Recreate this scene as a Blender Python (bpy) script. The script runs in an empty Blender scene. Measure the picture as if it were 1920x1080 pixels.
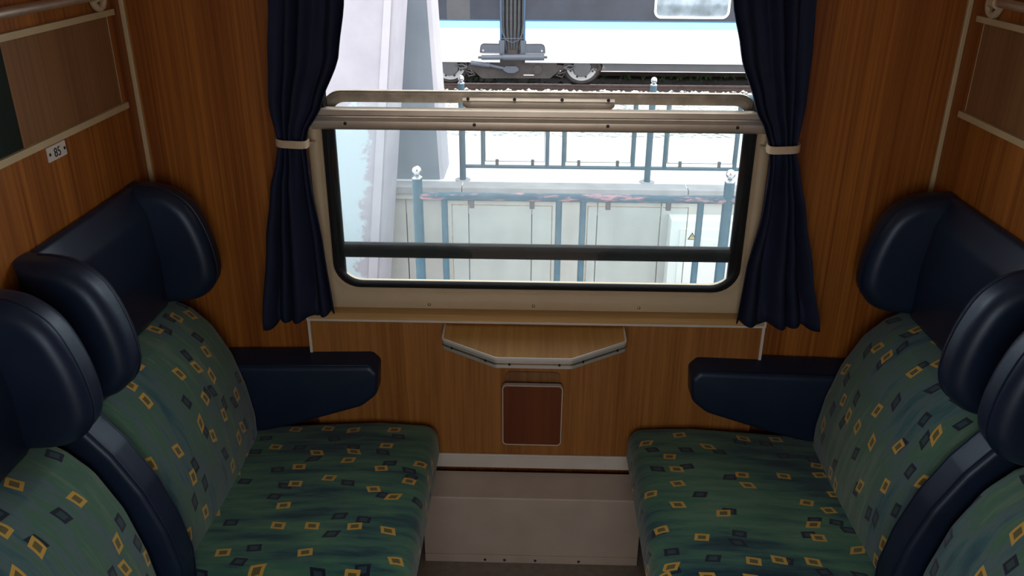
import bpy, bmesh, math, random
from mathutils import Vector, Matrix
random.seed(7)
PI = math.pi
SC = bpy.context.scene
COL = SC.collection

# ------------------------------------------------------------------ camera, world, exposure
def setup():
    f, pitch, yaw, roll = 1589.5, 0.41741489, 0.02610289, 0.00489401
    fw = Vector((-math.sin(yaw)*math.cos(pitch), math.cos(yaw)*math.cos(pitch), -math.sin(pitch)))
    rt = Vector((math.cos(yaw), math.sin(yaw), 0)); up = rt.cross(fw)
    c, s = math.cos(roll), math.sin(roll)
    r2 = c*rt + s*up; u2 = -s*rt + c*up
    m = Matrix((r2, u2, -fw)).transposed().to_4x4()
    m.translation = Vector((-0.008, -2.0, 1.69))
    cd = bpy.data.cameras.new('camera'); cd.sensor_width = 36; cd.lens = f*36/1920; cd.clip_start = 0.02
    co = bpy.data.objects.new('camera', cd); co.matrix_world = m; COL.objects.link(co); SC.camera = co
    w = bpy.data.worlds.new('overcast_sky'); SC.world = w; w.use_nodes = True
    bg = w.node_tree.nodes['Background']; bg.inputs['Color'].default_value = (0.93, 0.97, 1.0, 1); bg.inputs['Strength'].default_value = 1.0
    vs = SC.view_settings; vs.view_transform = 'Standard'; vs.look = 'None'; vs.gamma = 1.0; vs.use_curve_mapping = False
    vs.exposure = EXPOSURE
    # portals: only guide the sampling of the daylight through the openings
    for loc, rx, sx, sy in (((0, 0.12, 1.29), -PI/2, 1.06, 1.0), ((0, -2.86, 1.35), PI/2, 2.6, 1.1)):
        l = bpy.data.lights.new('window_portal', 'AREA'); l.shape = 'RECTANGLE'; l.size = sx; l.size_y = sy
        l.cycles.is_portal = True
        o = bpy.data.objects.new('window_portal', l); o.location = loc; o.rotation_euler = (rx, 0, 0); COL.objects.link(o)
EXPOSURE = 1.85
setup()

# ------------------------------------------------------------------ node helpers / materials
class NT:
    def __init__(s, name):
        s.m = bpy.data.materials.new(name); s.m.use_nodes = True; s.t = s.m.node_tree
        s.b = s.t.nodes['Principled BSDF']; s.out = s.t.nodes['Material Output']
    def n(s, typ, **kw):
        x = s.t.nodes.new(typ)
        for k, v in kw.items(): setattr(x, k, v)
        return x
    def put(s, sock, v):
        if isinstance(v, bpy.types.NodeSocket): s.t.links.new(v, sock)
        elif v is not None: sock.default_value = v
    def math(s, op, a, b=None, clamp=False):
        x = s.n('ShaderNodeMath', operation=op, use_clamp=clamp); s.put(x.inputs[0], a); s.put(x.inputs[1], b); return x.outputs[0]
    def vmath(s, op, a, b=None):
        x = s.n('ShaderNodeVectorMath', operation=op); s.put(x.inputs[0], a); s.put(x.inputs[1], b); return x.outputs[0]
    def mix(s, f, a, b, blend='MIX'):
        x = s.n('ShaderNodeMix', data_type='RGBA', blend_type=blend)
        s.put(x.inputs[0], f); s.put(x.inputs[6], a); s.put(x.inputs[7], b); return x.outputs[2]
    def coord(s, which='Object'): return s.n('ShaderNodeTexCoord').outputs[which]
    def noise(s, vec, scale, detail=4, rough=.55, dims='3D'):
        x = s.n('ShaderNodeTexNoise', noise_dimensions=dims); s.put(x.inputs['Vector'], vec)
        x.inputs['Scale'].default_value = scale; x.inputs['Detail'].default_value = detail; x.inputs['Roughness'].default_value = rough
        return x.outputs[0]
    def ramp(s, f, stops):
        x = s.n('ShaderNodeValToRGB'); e = x.color_ramp.elements
        while len(e) < len(stops): e.new(.5)
        for k, (p, c) in enumerate(stops): e[k].position = p; e[k].color = (*c, 1) if len(c) == 3 else c
        s.put(x.inputs[0], f); return x.outputs[0]
    def bump(s, h, strength=.2, dist=.002):
        x = s.n('ShaderNodeBump'); x.inputs['Strength'].default_value = strength; x.inputs['Distance'].default_value = dist
        s.put(x.inputs['Height'], h); s.put(s.b.inputs['Normal'], x.outputs[0])
    def pr(s, **kw):
        for k, v in kw.items(): s.put(s.b.inputs[k.replace('_', ' ')], v)
        return s
def c4(c): return (c[0], c[1], c[2], 1)
def simple(name, col, rough=.5, metal=0, var=.12, scale=30, spec=.5, bump=0):
    t = NT(name); v = t.noise(t.coord(), scale, 4)
    dk = tuple(x*(1-var) for x in col); lt = tuple(min(1, x*(1+var)) for x in col)
    t.pr(Base_Color=t.ramp(v, [(.3, dk), (.7, lt)]), Roughness=rough, Metallic=metal)
    t.b.inputs['Specular IOR Level'].default_value = spec
    if bump: t.bump(v, bump, .002)
    return t.m
def patchy_concrete():
    t = NT('patchy_lilac_concrete'); co = t.coord()
    v = t.noise(co, 2, 6, .6)
    base = t.ramp(v, [(.35, (.315, .30, .335)), (.65, (.375, .355, .39))])
    sp = t.n('ShaderNodeSeparateXYZ'); t.put(sp.inputs[0], co)
    n1 = t.noise(co, 5, 8, .75)
    # bluish white tone on the lower part, flecked and ragged towards its edges
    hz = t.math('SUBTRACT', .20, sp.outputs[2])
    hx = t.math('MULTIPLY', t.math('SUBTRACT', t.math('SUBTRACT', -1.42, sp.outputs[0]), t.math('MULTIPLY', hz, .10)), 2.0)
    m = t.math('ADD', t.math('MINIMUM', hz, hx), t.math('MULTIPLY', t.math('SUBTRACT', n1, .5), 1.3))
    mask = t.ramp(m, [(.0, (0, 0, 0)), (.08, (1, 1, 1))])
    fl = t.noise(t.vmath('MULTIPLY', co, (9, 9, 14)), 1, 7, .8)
    fleck = t.ramp(fl, [(.66, (1, 1, 1)), (.72, (.25, .25, .25))])
    t.pr(Base_Color=t.mix(t.math('MULTIPLY', mask, fleck), base, (.43, .50, .54, 1)), Roughness=.85)
    t.b.inputs['Specular IOR Level'].default_value = .2
    return t.m
def wood(name, stretch, a, b, rough=.42, spec=None):
    t = NT(name); co = t.coord()
    v = t.vmath('MULTIPLY', co, stretch)
    fine = t.noise(v, 1, 5, .65)
    v2 = t.vmath('MULTIPLY', co, tuple(x*.14 for x in stretch))
    broad = t.noise(v2, 1, 3, .5)
    f = t.math('ADD', t.math('MULTIPLY', fine, .65), t.math('MULTIPLY', broad, .45))
    mid = tuple((x+y)/2 for x, y in zip(a, b))
    col = t.ramp(f, [(.40, a), (.54, mid), (.66, b)])
    t.pr(Base_Color=col, Roughness=rough); t.b.inputs['Specular IOR Level'].default_value = .35
    if spec is not None: t.b.inputs['Specular IOR Level'].default_value = spec
    t.bump(fine, .08, .001)
    return t.m
def fabric(name, k, stops):
    t = NT(name); uv = t.coord('UV')
    st = t.noise(t.vmath('MULTIPLY', uv, (5, 34, 1)), 1, 4, .6)
    big = t.noise(t.vmath('MULTIPLY', uv, (2.2, 3.6, 1)), 1, 2, .5)
    fine = t.noise(uv, 900, 2, .5)
    base = t.ramp(t.math('ADD', t.math('MULTIPLY', st, .60), t.math('MULTIPLY', big, .50)),
                  stops)
    def squares(base, scale, off, keep, col, inner, a, b):
        p = t.vmath('ADD', t.vmath('MULTIPLY', uv, (scale, scale*1.15, 1)), (off, off*1.7, 0))
        x = t.n('ShaderNodeTexVoronoi', voronoi_dimensions='2D', feature='F1', distance='CHEBYCHEV')
        x.inputs['Scale'].default_value = 1; x.inputs['Randomness'].default_value = .78
        t.put(x.inputs['Vector'], p)
        d = t.vmath('SUBTRACT', p, x.outputs['Position'])
        sp = t.n('ShaderNodeSeparateXYZ'); t.put(sp.inputs[0], d)
        rc = t.n('ShaderNodeSeparateColor'); t.put(rc.inputs[0], x.outputs['Color'])
        r1, r2, r3 = rc.outputs[0], rc.outputs[1], rc.outputs[2]
        dx = t.math('ADD', sp.outputs[0], t.math('MULTIPLY', sp.outputs[1], t.math('MULTIPLY', t.math('SUBTRACT', r2, .5), .8)))
        dy = t.math('ADD', sp.outputs[1], t.math('MULTIPLY', sp.outputs[0], t.math('MULTIPLY', t.math('SUBTRACT', r3, .5), .5)))
        dist = t.math('MAXIMUM', t.math('DIVIDE', t.math('ABSOLUTE', dx), a), t.math('DIVIDE', t.math('ABSOLUTE', dy), b))
        on = t.math('GREATER_THAN', keep, r1)
        o = t.math('MULTIPLY', t.math('LESS_THAN', dist, 1.0), on)
        i = t.math('MULTIPLY', t.math('LESS_THAN', dist, .54), on)
        base2 = t.mix(o, base, c4(col))
        return t.mix(t.math('MULTIPLY', i, .88), base2, c4(inner))
    base = squares(base, 12.2, .0, .66, (.010, .015, .034), (.030, .070, .080), .20, .15)
    base = squares(base, 11.4, 3.37, .74, (.60, .36, .065), (.075, .085, .035), .185, .145)
    t.pr(Base_Color=base, Roughness=.9); t.b.inputs['Specular IOR Level'].default_value = .25
    t.b.inputs['Sheen Weight'].default_value = .25; t.b.inputs['Sheen Roughness'].default_value = .5
    t.bump(fine, .25, .0008)
    return t.m
def vinyl():
    t = NT('navy_vinyl'); co = t.coord()
    g = t.noise(co, 420, 3, .6); v = t.noise(co, 6, 3)
    t.pr(Base_Color=t.ramp(v, [(.3, (.0070, .0135, .034)), (.7, (.0105, .021, .052))]), Roughness=.42)
    t.b.inputs['Specular IOR Level'].default_value = .6; t.b.inputs['Specular Tint'].default_value = (.75, .88, 1, 1)
    t.bump(g, .12, .001)
    return t.m
def glass(name, haze, tint=(.97, .985, .99)):
    t = NT(name); co = t.coord()
    tr = t.n('ShaderNodeBsdfTransparent'); tr.inputs[0].default_value = c4(tint)
    gl = t.n('ShaderNodeBsdfGlossy'); gl.inputs['Roughness'].default_value = .02
    fr = t.n('ShaderNodeFresnel'); fr.inputs[0].default_value = 1.45
    m1 = t.n('ShaderNodeMixShader'); t.put(m1.inputs[0], fr.outputs[0]); t.put(m1.inputs[1], tr.outputs[0]); t.put(m1.inputs[2], gl.outputs[0])
    df = t.n('ShaderNodeBsdfTranslucent'); df.inputs[0].default_value = (.85, .9, .93, 1)
    dirt = t.noise(t.vmath('MULTIPLY', co, (6, 1, 3)), 3, 6, .7)
    m2 = t.n('ShaderNodeMixShader'); t.put(m2.inputs[0], t.math('MULTIPLY', dirt, haze)); t.put(m2.inputs[1], m1.outputs[0]); t.put(m2.inputs[2], df.outputs[0])
    t.put(t.out.inputs['Surface'], m2.outputs[0])
    return t.m
def railpaint():
    t = NT('teal_rail_paint'); co = t.coord()
    v = t.noise(co, 18, 5, .65)
    t.pr(Base_Color=t.ramp(v, [(.3, (.022, .060, .090)), (.7, (.036, .090, .122))]), Roughness=.45)
    return t.m
def scuffed():
    t = NT('scuffed_teal_paint'); co = t.coord()
    v = t.noise(co, 18, 5, .65); r = t.noise(t.vmath('MULTIPLY', co, (5, 20, 20)), 1.6, 6, .75)
    base = t.ramp(v, [(.3, (.022, .060, .090)), (.7, (.036, .090, .122))])
    t.pr(Base_Color=t.mix(t.ramp(r, [(.52, (0, 0, 0)), (.62, (.8, .8, .8))]), base, (.40, .19, .21, 1)), Roughness=.5)
    return t.m
def concrete(name, a, b, scale=3):
    t = NT(name); co = t.coord()
    v = t.math('ADD', t.math('MULTIPLY', t.noise(co, scale, 6, .6), .6), t.math('MULTIPLY', t.noise(t.vmath('MULTIPLY', co, (8, 8, .8)), 1.0, 4), .4))
    t.pr(Base_Color=t.ramp(v, [(.35, a), (.65, b)]), Roughness=.85); t.b.inputs['Specular IOR Level'].default_value = .2
    t.bump(t.noise(co, 120, 4), .1, .002)
    return t.m
M = dict(
    wallwood=wood('oak_laminate', (120, 120, 1.3), (.19, .049, .0075), (.43, .150, .023)),
    boxwood=wood('oak_laminate_light', (150, 150, 3.0), (.27, .095, .019), (.42, .175, .042)),
    panelwood=wood('brown_laminate', (90, 90, 1.4), (.20, .088, .031), (.30, .142, .056)),
    tablewood=wood('table_laminate', (70, 2.0, 70), (.44, .21, .048), (.60, .32, .085), .55, .18),
    sillwood=wood('sill_laminate', (2, 60, 60), (.44, .26, .10), (.62, .38, .15), .6, .2),
    redwood=wood('reddish_laminate', (60, 60, 1.6), (.135, .034, .012), (.20, .055, .018), .35),
    fabric=fabric('light_green_moquette', 1, [(.41, (.024, .080, .105)), (.47, (.048, .130, .135)), (.53, (.092, .150, .155)), (.59, (.064, .160, .098)), (.68, (.130, .205, .150))]),  # seat backs: lighter, greyer cloth than the cushions
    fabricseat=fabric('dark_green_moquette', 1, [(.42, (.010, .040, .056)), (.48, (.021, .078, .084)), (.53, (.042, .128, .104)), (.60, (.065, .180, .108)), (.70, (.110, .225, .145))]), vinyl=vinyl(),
    curtain=simple('navy_curtain_cloth', (.013, .018, .046), .8, var=.15, scale=14, spec=.3, bump=.05),
    cream=simple('cream_enamel', (.60, .47, .30), .38, var=.06, scale=9),
    strip=simple('cream_strip', (.56, .43, .24), .45, var=.06, scale=14),
    white=simple('white_edging', (.70, .64, .56), .4, var=.05, scale=20),
    greypaint=simple('pale_heater_paint', (.53, .44, .36), .42, var=.08, scale=10),
    alu=simple('brushed_aluminium', (.66, .57, .46), .36, .8, var=.08, scale=25),
    oldalu=simple('weathered_bronze_aluminium', (.34, .28, .21), .45, .85, var=.25, scale=35),
    steel=simple('stainless_steel', (.50, .51, .53), .16, 1.0, var=.04),
    black=simple('black_rubber', (.010, .009, .009), .65, var=.2, spec=.2),
    dark=simple('dark_screw', (.02, .017, .015), .5, var=.2),
    brass=simple('screw_metal', (.50, .43, .33), .35, 1.0),
    floor=simple('grey_linoleum', (.25, .205, .165), .5, var=.15, scale=45),
    ceiling=simple('ceiling_laminate', (.62, .56, .46), .5, var=.05),
    plate=simple('white_plate', (.72, .66, .58), .35, var=.04),
    ink=simple('black_ink', (.012, .012, .012), .5, var=.1),
    green=simple('dark_green_gloss', (.004, .016, .013), .25, var=.4, scale=4),
    tie=simple('beige_leather_strap', (.62, .47, .31), .5, var=.08),
    glass=glass('window_glass', .02), hazy=glass('hazy_window_glass', .06, (.95, .975, .975)), clear=glass('panel_glass', .03, (.93, .96, .96)),
    rail=railpaint(), scuff=scuffed(),
    platform=concrete('platform_paving', (.66, .66, .65), (.80, .80, .79)),
    concrete=concrete('pale_concrete', (.40, .39, .365), (.50, .49, .46)),
    coping=concrete('coping_concrete', (.28, .28, .29), (.38, .375, .375)),
    pierwhite=concrete('lilac_white_concrete', (.36, .345, .375), (.42, .40, .435), 2),
    pierpatchy=patchy_concrete(),
    piergrey=concrete('shaded_grey_concrete', (.175, .20, .235), (.215, .245, .28), 2),  # tone of the shaded side put into the concrete colour
    ballast=concrete('pale_ballast', (.42, .40, .38), (.72, .70, .68), 26),
    stone=simple('ballast_stone', (.60, .58, .56), .9, var=.35, scale=3),
    sleeper=simple('dark_sleeper', (.055, .04, .035), .8, var=.3, scale=9),
    rust=simple('rusty_rail', (.085, .052, .045), .6, .3, var=.25, scale=12),
    trainwhite=simple('white_train_paint', (.82, .83, .84), .25, var=.02, scale=2),
    traincyan=simple('pale_cyan_stripe', (.28, .62, .74), .25, var=.03, scale=2),
    traingrey=simple('slate_train_band', (.030, .034, .048), .3, var=.18, scale=2.5),
    trainblue=simple('blue_train_edge', (.04, .11, .21), .35, var=.1),
    skirt=simple('grey_train_skirt', (.060, .060, .066), .5, var=.1, scale=5),
    bogie=simple('brown_bogie_steel', (.042, .033, .032), .6, .2, var=.3, scale=7),
    damper=simple('silver_grey_damper', (.085, .095, .12), .4, .3, var=.08),
    bellows=simple('dark_bellows_rubber', (.045, .045, .048), .55, var=.2, scale=8),
    disc=simple('bright_wheel_disc', (.44, .43, .44), .4, .3, var=.08),
    mirror=simple('reflecting_train_glass', (.34, .40, .45), .05, .9, var=.4, scale=3),
    yellow=simple('yellow_sticker', (.62, .50, .22), .5, var=.1),
    cabinet=simple('white_cabinet_paint', (.74, .74, .72), .45, var=.04, scale=5),
    weed=simple('weed_leaf', (.06, .12, .03), .7, var=.4),
    rim=simple('satin_rim_metal', (.60, .57, .52), .4, .4, var=.05),
    lamp=simple('lamp_housing', (.7, .68, .62), .4),
)

# ------------------------------------------------------------------ mesh helpers
def obj(name, verts, faces, mat, parent=None, smooth=False, uvs=None, auto=None):
    me = bpy.data.meshes.new(name); me.from_pydata([tuple(v) for v in verts], [], faces)
    me.materials.append(M[mat])
    if uvs is not None:
        l = me.uv_layers.new(name='UVMap')
        for i, u in enumerate(uvs): l.data[i].uv = u
    bm = bmesh.new(); bm.from_mesh(me); bmesh.ops.recalc_face_normals(bm, faces=bm.faces); bm.to_mesh(me); bm.free()
    if smooth:
        me.polygons.foreach_set('use_smooth', [True]*len(me.polygons))
        if auto is not None: me.set_sharp_from_angle(angle=math.radians(auto))
    o = bpy.data.objects.new(name, me); COL.objects.link(o)
    if parent is not None: o.parent = parent
    return o
def empty(name, loc=(0, 0, 0)):
    o = bpy.data.objects.new(name, None); o.empty_display_size = .05; COL.objects.link(o); o.location = loc; return o
def tag(o, label, cat, group=None):
    o['label'] = label; o['category'] = cat
    if group: o['group'] = group
    return o
def struct(o, label=None):
    o['kind'] = 'structure'
    if label: o['label'] = label
    return o
class G:
    """collects geometry of ONE part"""
    def __init__(s): s.v = []; s.f = []
    def add(s, v, f):
        k = len(s.v); s.v += [tuple(x) for x in v]; s.f += [tuple(i+k for i in q) for q in f]; return s
    def box(s, x0, x1, y0, y1, z0, z1, bev=0):
        if not bev:
            v = [(x, y, z) for x in (x0, x1) for y in (y0, y1) for z in (z0, z1)]
            return s.add(v, [(0, 1, 3, 2), (4, 6, 7, 5), (0, 4, 5, 1), (2, 3, 7, 6), (0, 2, 6, 4), (1, 5, 7, 3)])
        bm = bmesh.new(); bmesh.ops.create_cube(bm, size=1)
        for q in bm.verts: q.co = Vector(((x0+x1)/2+q.co.x*(x1-x0), (y0+y1)/2+q.co.y*(y1-y0), (z0+z1)/2+q.co.z*(z1-z0)))
        bmesh.ops.bevel(bm, geom=bm.edges[:], offset=bev, segments=2, affect='EDGES', profile=.5)
        bm.verts.index_update()
        s.add([q.co[:] for q in bm.verts], [tuple(q.index for q in f.verts) for f in bm.faces]); bm.free(); return s
    def prism(s, poly, fn, a0, a1):
        n = len(poly); v = [fn(p, q, a0) for p, q in poly]+[fn(p, q, a1) for p, q in poly]
        f = [tuple(range(n)), tuple(range(2*n-1, n-1, -1))]+[(i, (i+1) % n, n+(i+1) % n, n+i) for i in range(n)]
        return s.add(v, f)
    def tube(s, pts, r, n=10, cap=True):
        pts = [Vector(p) for p in pts]; rings = []
        rr = r if isinstance(r, (list, tuple)) else [r]*len(pts)
        up = None
        for i, p in enumerate(pts):
            t = (pts[min(i+1, len(pts)-1)]-pts[max(i-1, 0)]).normalized()
            if up is None: up = t.orthogonal().normalized()
            up = (up-t*up.dot(t)).normalized(); w = t.cross(up)
            rings.append([p+rr[i]*(math.cos(2*PI*k/n)*up+math.sin(2*PI*k/n)*w) for k in range(n)])
        v = [q for g in rings for q in g]
        f = [(i*n+k, i*n+(k+1) % n, (i+1)*n+(k+1) % n, (i+1)*n+k) for i in range(len(pts)-1) for k in range(n)]
        if cap: f += [tuple(range(n)), tuple(range((len(pts)-1)*n, len(pts)*n))]
        return s.add(v, f)
    def sphere(s, c, r, nu=14, nv=9, sc=(1, 1, 1)):
        v = [(c[0], c[1], c[2]+r*sc[2])]
        for j in range(1, nv):
            th = PI*j/nv
            for i in range(nu):
                a = 2*PI*i/nu; v.append((c[0]+sc[0]*r*math.sin(th)*math.cos(a), c[1]+sc[1]*r*math.sin(th)*math.sin(a), c[2]+sc[2]*r*math.cos(th)))
        v.append((c[0], c[1], c[2]-r*sc[2])); L = len(v)-1
        f = [(0, 1+i, 1+(i+1) % nu) for i in range(nu)]
        for j in range(nv-2):
            for i in range(nu):
                a = 1+j*nu; f.append((a+i, a+nu+i, a+nu+(i+1) % nu, a+(i+1) % nu))
        a = 1+(nv-2)*nu; f += [(L, a+(i+1) % nu, a+i) for i in range(nu)]
        return s.add(v, f)
    def rings(s, loops, close=False, cap0=False, cap1=False):
        n = len(loops[0]); v = [p for l in loops for p in l]; m = len(loops); f = []
        for i in range(m if close else m-1):
            j = (i+1) % m
            f += [(i*n+k, i*n+(k+1) % n, j*n+(k+1) % n, j*n+k) for k in range(n)]
        if cap0: f.append(tuple(range(n)))
        if cap1: f.append(tuple(range((m-1)*n, m*n)))
        return s.add(v, f)
    def build(s, name, mat, parent=None, smooth=False, auto=40):
        return obj(name, s.v, s.f, mat, parent, smooth, None, auto if smooth else None)
def rrect(x0, x1, z0, z1, r, n=6):
    r = min(r, (x1-x0)/2-1e-4, (z1-z0)/2-1e-4); o = []
    for cx, cz, a in ((x1-r, z1-r, 0), (x0+r, z1-r, PI/2), (x0+r, z0+r, PI), (x1-r, z0+r, 1.5*PI)):
        for k in range(n+1):
            t = a+PI/2*k/n; o.append((cx+r*math.cos(t), cz+r*math.sin(t)))
    return o
def rpoly(pts, n=5):
    """pts: (x, z, radius) -> polygon with rounded corners"""
    o = []; N = len(pts)
    for i in range(N):
        p = Vector(pts[i][:2]); a = Vector(pts[i-1][:2]); b = Vector(pts[(i+1) % N][:2]); r = pts[i][2]
        u = (a-p); w = (b-p); la, lb = u.length, w.length; u.normalize(); w.normalize()
        ang = u.angle(w)
        if r <= 1e-5 or ang > 3.1: o.append(tuple(p)); continue
        d = min(r/math.tan(ang/2), la*.48, lb*.48)
        s0, s1 = p+u*d, p+w*d
        for k in range(n+1):
            t = k/n; o.append(tuple((1-t)**2*s0+2*t*(1-t)*p+t*t*s1))
    return o
def refine(poly, step):
    o = []
    for i, p in enumerate(poly):
        q = poly[(i+1) % len(poly)]; L = math.dist(p, q); k = max(1, int(L/step))
        for j in range(k): o.append((p[0]+(q[0]-p[0])*j/k, p[1]+(q[1]-p[1])*j/k))
    return o
def spline(pts, n=6):
    o = []; N = len(pts)
    for i in range(N):
        p0, p1, p2, p3 = (Vector(pts[(i+k-1) % N]) for k in range(4))
        for k in range(n):
            t = k/n
            o.append(tuple(.5*((2*p1)+(p2-p0)*t+(2*p0-5*p1+4*p2-p3)*t*t+(3*p1-p0-3*p2+p3)*t**3)))
    return o
def inset(poly, d):
    n = len(poly); A = sum(poly[i][0]*poly[(i+1) % n][1]-poly[(i+1) % n][0]*poly[i][1] for i in range(n)); sg = 1 if A > 0 else -1
    o = []
    for i in range(n):
        a, p, b = Vector(poly[i-1]), Vector(poly[i]), Vector(poly[(i+1) % n])
        e1 = (p-a).normalized() if (p-a).length > 1e-9 else Vector((0, 0)); e2 = (b-p).normalized() if (b-p).length > 1e-9 else e1
        t = (e1+e2); t = t.normalized() if t.length > 1e-6 else e2
        nrm = Vector((-t.y, t.x))*sg
        o.append((p.x+nrm.x*d, p.y+nrm.y*d))
    return o
def loft(name, poly, y0, y1, r, mat, parent, sx=1, seg=5, mid=8, crown=None, step=.03, label=None):
    """cushion: polygon in (x, z) swept from y0 to y1 with ends rounded by r; uv in metres"""
    poly = refine(poly, step); n = len(poly); st = []
    for k in range(seg+1):
        t = PI/2*k/seg; st.append((y0+(r*(1-math.sin(t)))*(1 if y1 > y0 else -1), r*(1-math.cos(t))))
    st = [(y0+(1 if y1 > y0 else -1)*r*(1-math.cos(PI/2*k/seg)), r*(1-math.sin(PI/2*k/seg))) for k in range(seg+1)]
    ys = [(a, b) for a, b in st]
    ya = st[-1][0]; yb = y1-(1 if y1 > y0 else -1)*r
    ys += [(ya+(yb-ya)*k/mid, 0) for k in range(1, mid)]
    ys += [(y1-(a-y0), b) for a, b in reversed(st)]
    arc = [0]
    for i in range(n): arc.append(arc[-1]+math.dist(poly[i], poly[(i+1) % n]))
    v = []; f = []; uv = []
    for y, d in ys:
        pp = inset(poly, d) if d > 1e-6 else poly
        for (x, z) in pp:
            if crown: x, z = crown(x, z, (y-y0)/(y1-y0))
            v.append((sx*x, y, z))
    m = len(ys)
    for i in range(m-1):
        for k in range(n):
            k2 = (k+1) % n
            f.append((i*n+k, i*n+k2, (i+1)*n+k2, (i+1)*n+k))
            uv += [(arc[k], ys[i][0]), (arc[k+1], ys[i][0]), (arc[k+1], ys[i+1][0]), (arc[k], ys[i+1][0])]
    f.append(tuple(range(n))); uv += [(p[0], p[1]) for p in poly]
    f.append(tuple(range((m-1)*n, m*n))); uv += [(p[0], p[1]) for p in poly]
    me = bpy.data.meshes.new(name); me.from_pydata(v, [], f); me.materials.append(M[mat])
    l = me.uv_layers.new(name='UVMap')
    for i, u in enumerate(uv): l.data[i].uv = (u[0]+(3.1 if sx > 0 else 0), u[1])
    bm = bmesh.new(); bm.from_mesh(me); bmesh.ops.recalc_face_normals(bm, faces=bm.faces); bm.to_mesh(me); bm.free()
    me.polygons.foreach_set('use_smooth', [True]*len(me.polygons)); me.set_sharp_from_angle(angle=math.radians(50))
    o = bpy.data.objects.new(name, me); COL.objects.link(o); o.parent = parent
    if label: o['label'] = label
    return o
XZ = lambda p, q, a: (p, a, q)      # profile in x,z swept along y
YZ = lambda p, q, a: (a, p, q)      # profile in y,z swept along x
XY = lambda p, q, a: (p, q, a)      # outline in plan swept along z

# ================================================================== THE COMPARTMENT SHELL
PW = .955
struct(G().box(-1.02, 1.02, -2.85, .05, -.06, 0).build('floor', 'floor'))
struct(G().box(-1.02, 1.02, -2.85, .10, 2.25, 2.30).build('ceiling', 'ceiling'))
struct(G().box(-PW-.05, -PW, -2.0, .08, 0, 2.25).build('wall_left', 'wallwood'))
struct(G().box(PW, PW+.05, -2.0, .08, 0, 2.25).build('wall_right', 'wallwood'))
ww = G().box(-PW-.05, -.545, 0, .09, 0, 2.25).box(.545, PW+.05, 0, .09, 0, 2.25).box(-.545, .545, 0, .09, 0, .76).box(-.545, .545, 0, .09, 1.80, 2.25)
struct(ww.build('wall_window', 'wallwood'))
# corridor side: door opening behind the camera, glazed corridor beyond
wb = G().box(-PW-.05, -.40, -2.06, -2.02, 0, 2.25).box(.40, PW+.05, -2.06, -2.02, 0, 2.25).box(-.40, .40, -2.06, -2.02, 2.0, 2.25)
struct(wb.build('wall_back', 'wallwood'))
wc = G().box(-1.4, 1.4, -2.84, -2.80, 0, .82).box(-1.4, 1.4, -2.84, -2.80, 1.88, 2.25)
struct(wc.build('wall_corridor', 'wallwood'))
for i, s in enumerate((-1, 1)):
    g = G().box(s*PW-.0095, s*PW+.0095, -.0075, .003, 0, 2.24, .002)
    struct(g.build('trim_%d' % (i+1), 'strip'), 'cream corner strip between %s partition and window wall' % ('left', 'right')[i])

# lower centre panel, sill, skirt
PY = -.03
struct(G().box(-.588, .588, PY, 0, .30, .722).build('wall_panel', 'boxwood'), 'oak laminate panel under the window')
for i, s in enumerate((-1, 1)):
    struct(G().box(s*.589-.0035, s*.589+.0035, PY-.003, 0, .60, .722).build('trim_%d' % (i+3), 'white'), 'white edging on the %s end of the panel under the window' % ('left', 'right')[i])
sill = empty('window_sill', (0, PY, .72)); sill['kind'] = 'structure'; sill['label'] = 'pale wood sill with white front edging'
def loc(o): # keep world position under a moved parent
    o.matrix_parent_inverse = Matrix.Translation(-o.parent.location); return o
loc(G().prism([(-.001, .7425), (-.030, .7375), (-.036, .733), (-.036, .7235), (-.001, .7225)], YZ, -.588, .588).build('sill_board', 'sillwood', sill))
loc(G().box(-.592, .592, -.0385, -.030, .7175, .7235, .001).build('sill_edging', 'white', sill))
loc(G().box(-.592, .592, -.004, -.001, .7425, .745).build('sill_edging', 'white', sill))
for s in (-1, 1): loc(G().prism([(-.001, .7435), (-.030, .7385), (-.0375, .734), (-.0375, .718), (-.001, .718)], YZ, s*.590-.0028, s*.590+.0028).build('sill_end', 'white', sill))
struct(G().box(-.588, .588, -.037, PY, .268, .312, .002).build('baseboard_window', 'white'), 'white skirting strip below the oak panel')

# ================================================================== WINDOW
W = empty('window_1', (0, 0, .76)); W['kind'] = 'structure'; W['label'] = 'half lowered train window with aluminium rail and cream frame'
def ring(b, r, y): return [(x, y, z) for x, z in rrect(b[0], b[1], b[2], b[3], r, 8)]
fr = [((-.552, .552, .744, 1.84), .035, .004), ((-.552, .552, .744, 1.84), .035, -.007), ((-.546, .546, .750, 1.834), .034, -.010),
      ((-.535, .535, .772, 1.81), .055, -.0105), ((-.528, .528, .784, 1.80), .062, -.006), ((-.522, .522, .794, 1.79), .066, -.0075), ((-.519, .519, .799, 1.786), .066, -.002), ((-.517, .517, .802, 1.782), .066, .05), ((-.545, .545, .76, 1.80), .05, .05)]
loc(G().rings([ring(*a) for a in fr]).build('window_frame', 'cream', W, True, 35))
gk = [((-.520, .520, .797, 1.787), .066, .012), ((-.520, .520, .797, 1.787), .066, -.001), ((-.510, .510, .806, 1.777), .06, -.001), ((-.507, .507, .809, 1.774), .058, .004), ((-.506, .506, .8105, 1.773), .057, .020), ((-.53, .53, .79, 1.80), .06, .020)]
loc(G().rings([ring(*a) for a in gk]).build('gasket', 'black', W, True, 35))
loc(G().box(-.53, .53, .014, .018, .80, 1.24).build('lower_pane', 'glass', W))
for s_ in (-1, 1): loc(G().box(min(s_*.493, s_*.525), max(s_*.493, s_*.525), .021, .031, .80, 1.26).build('guide_seal', 'black', W))
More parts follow.
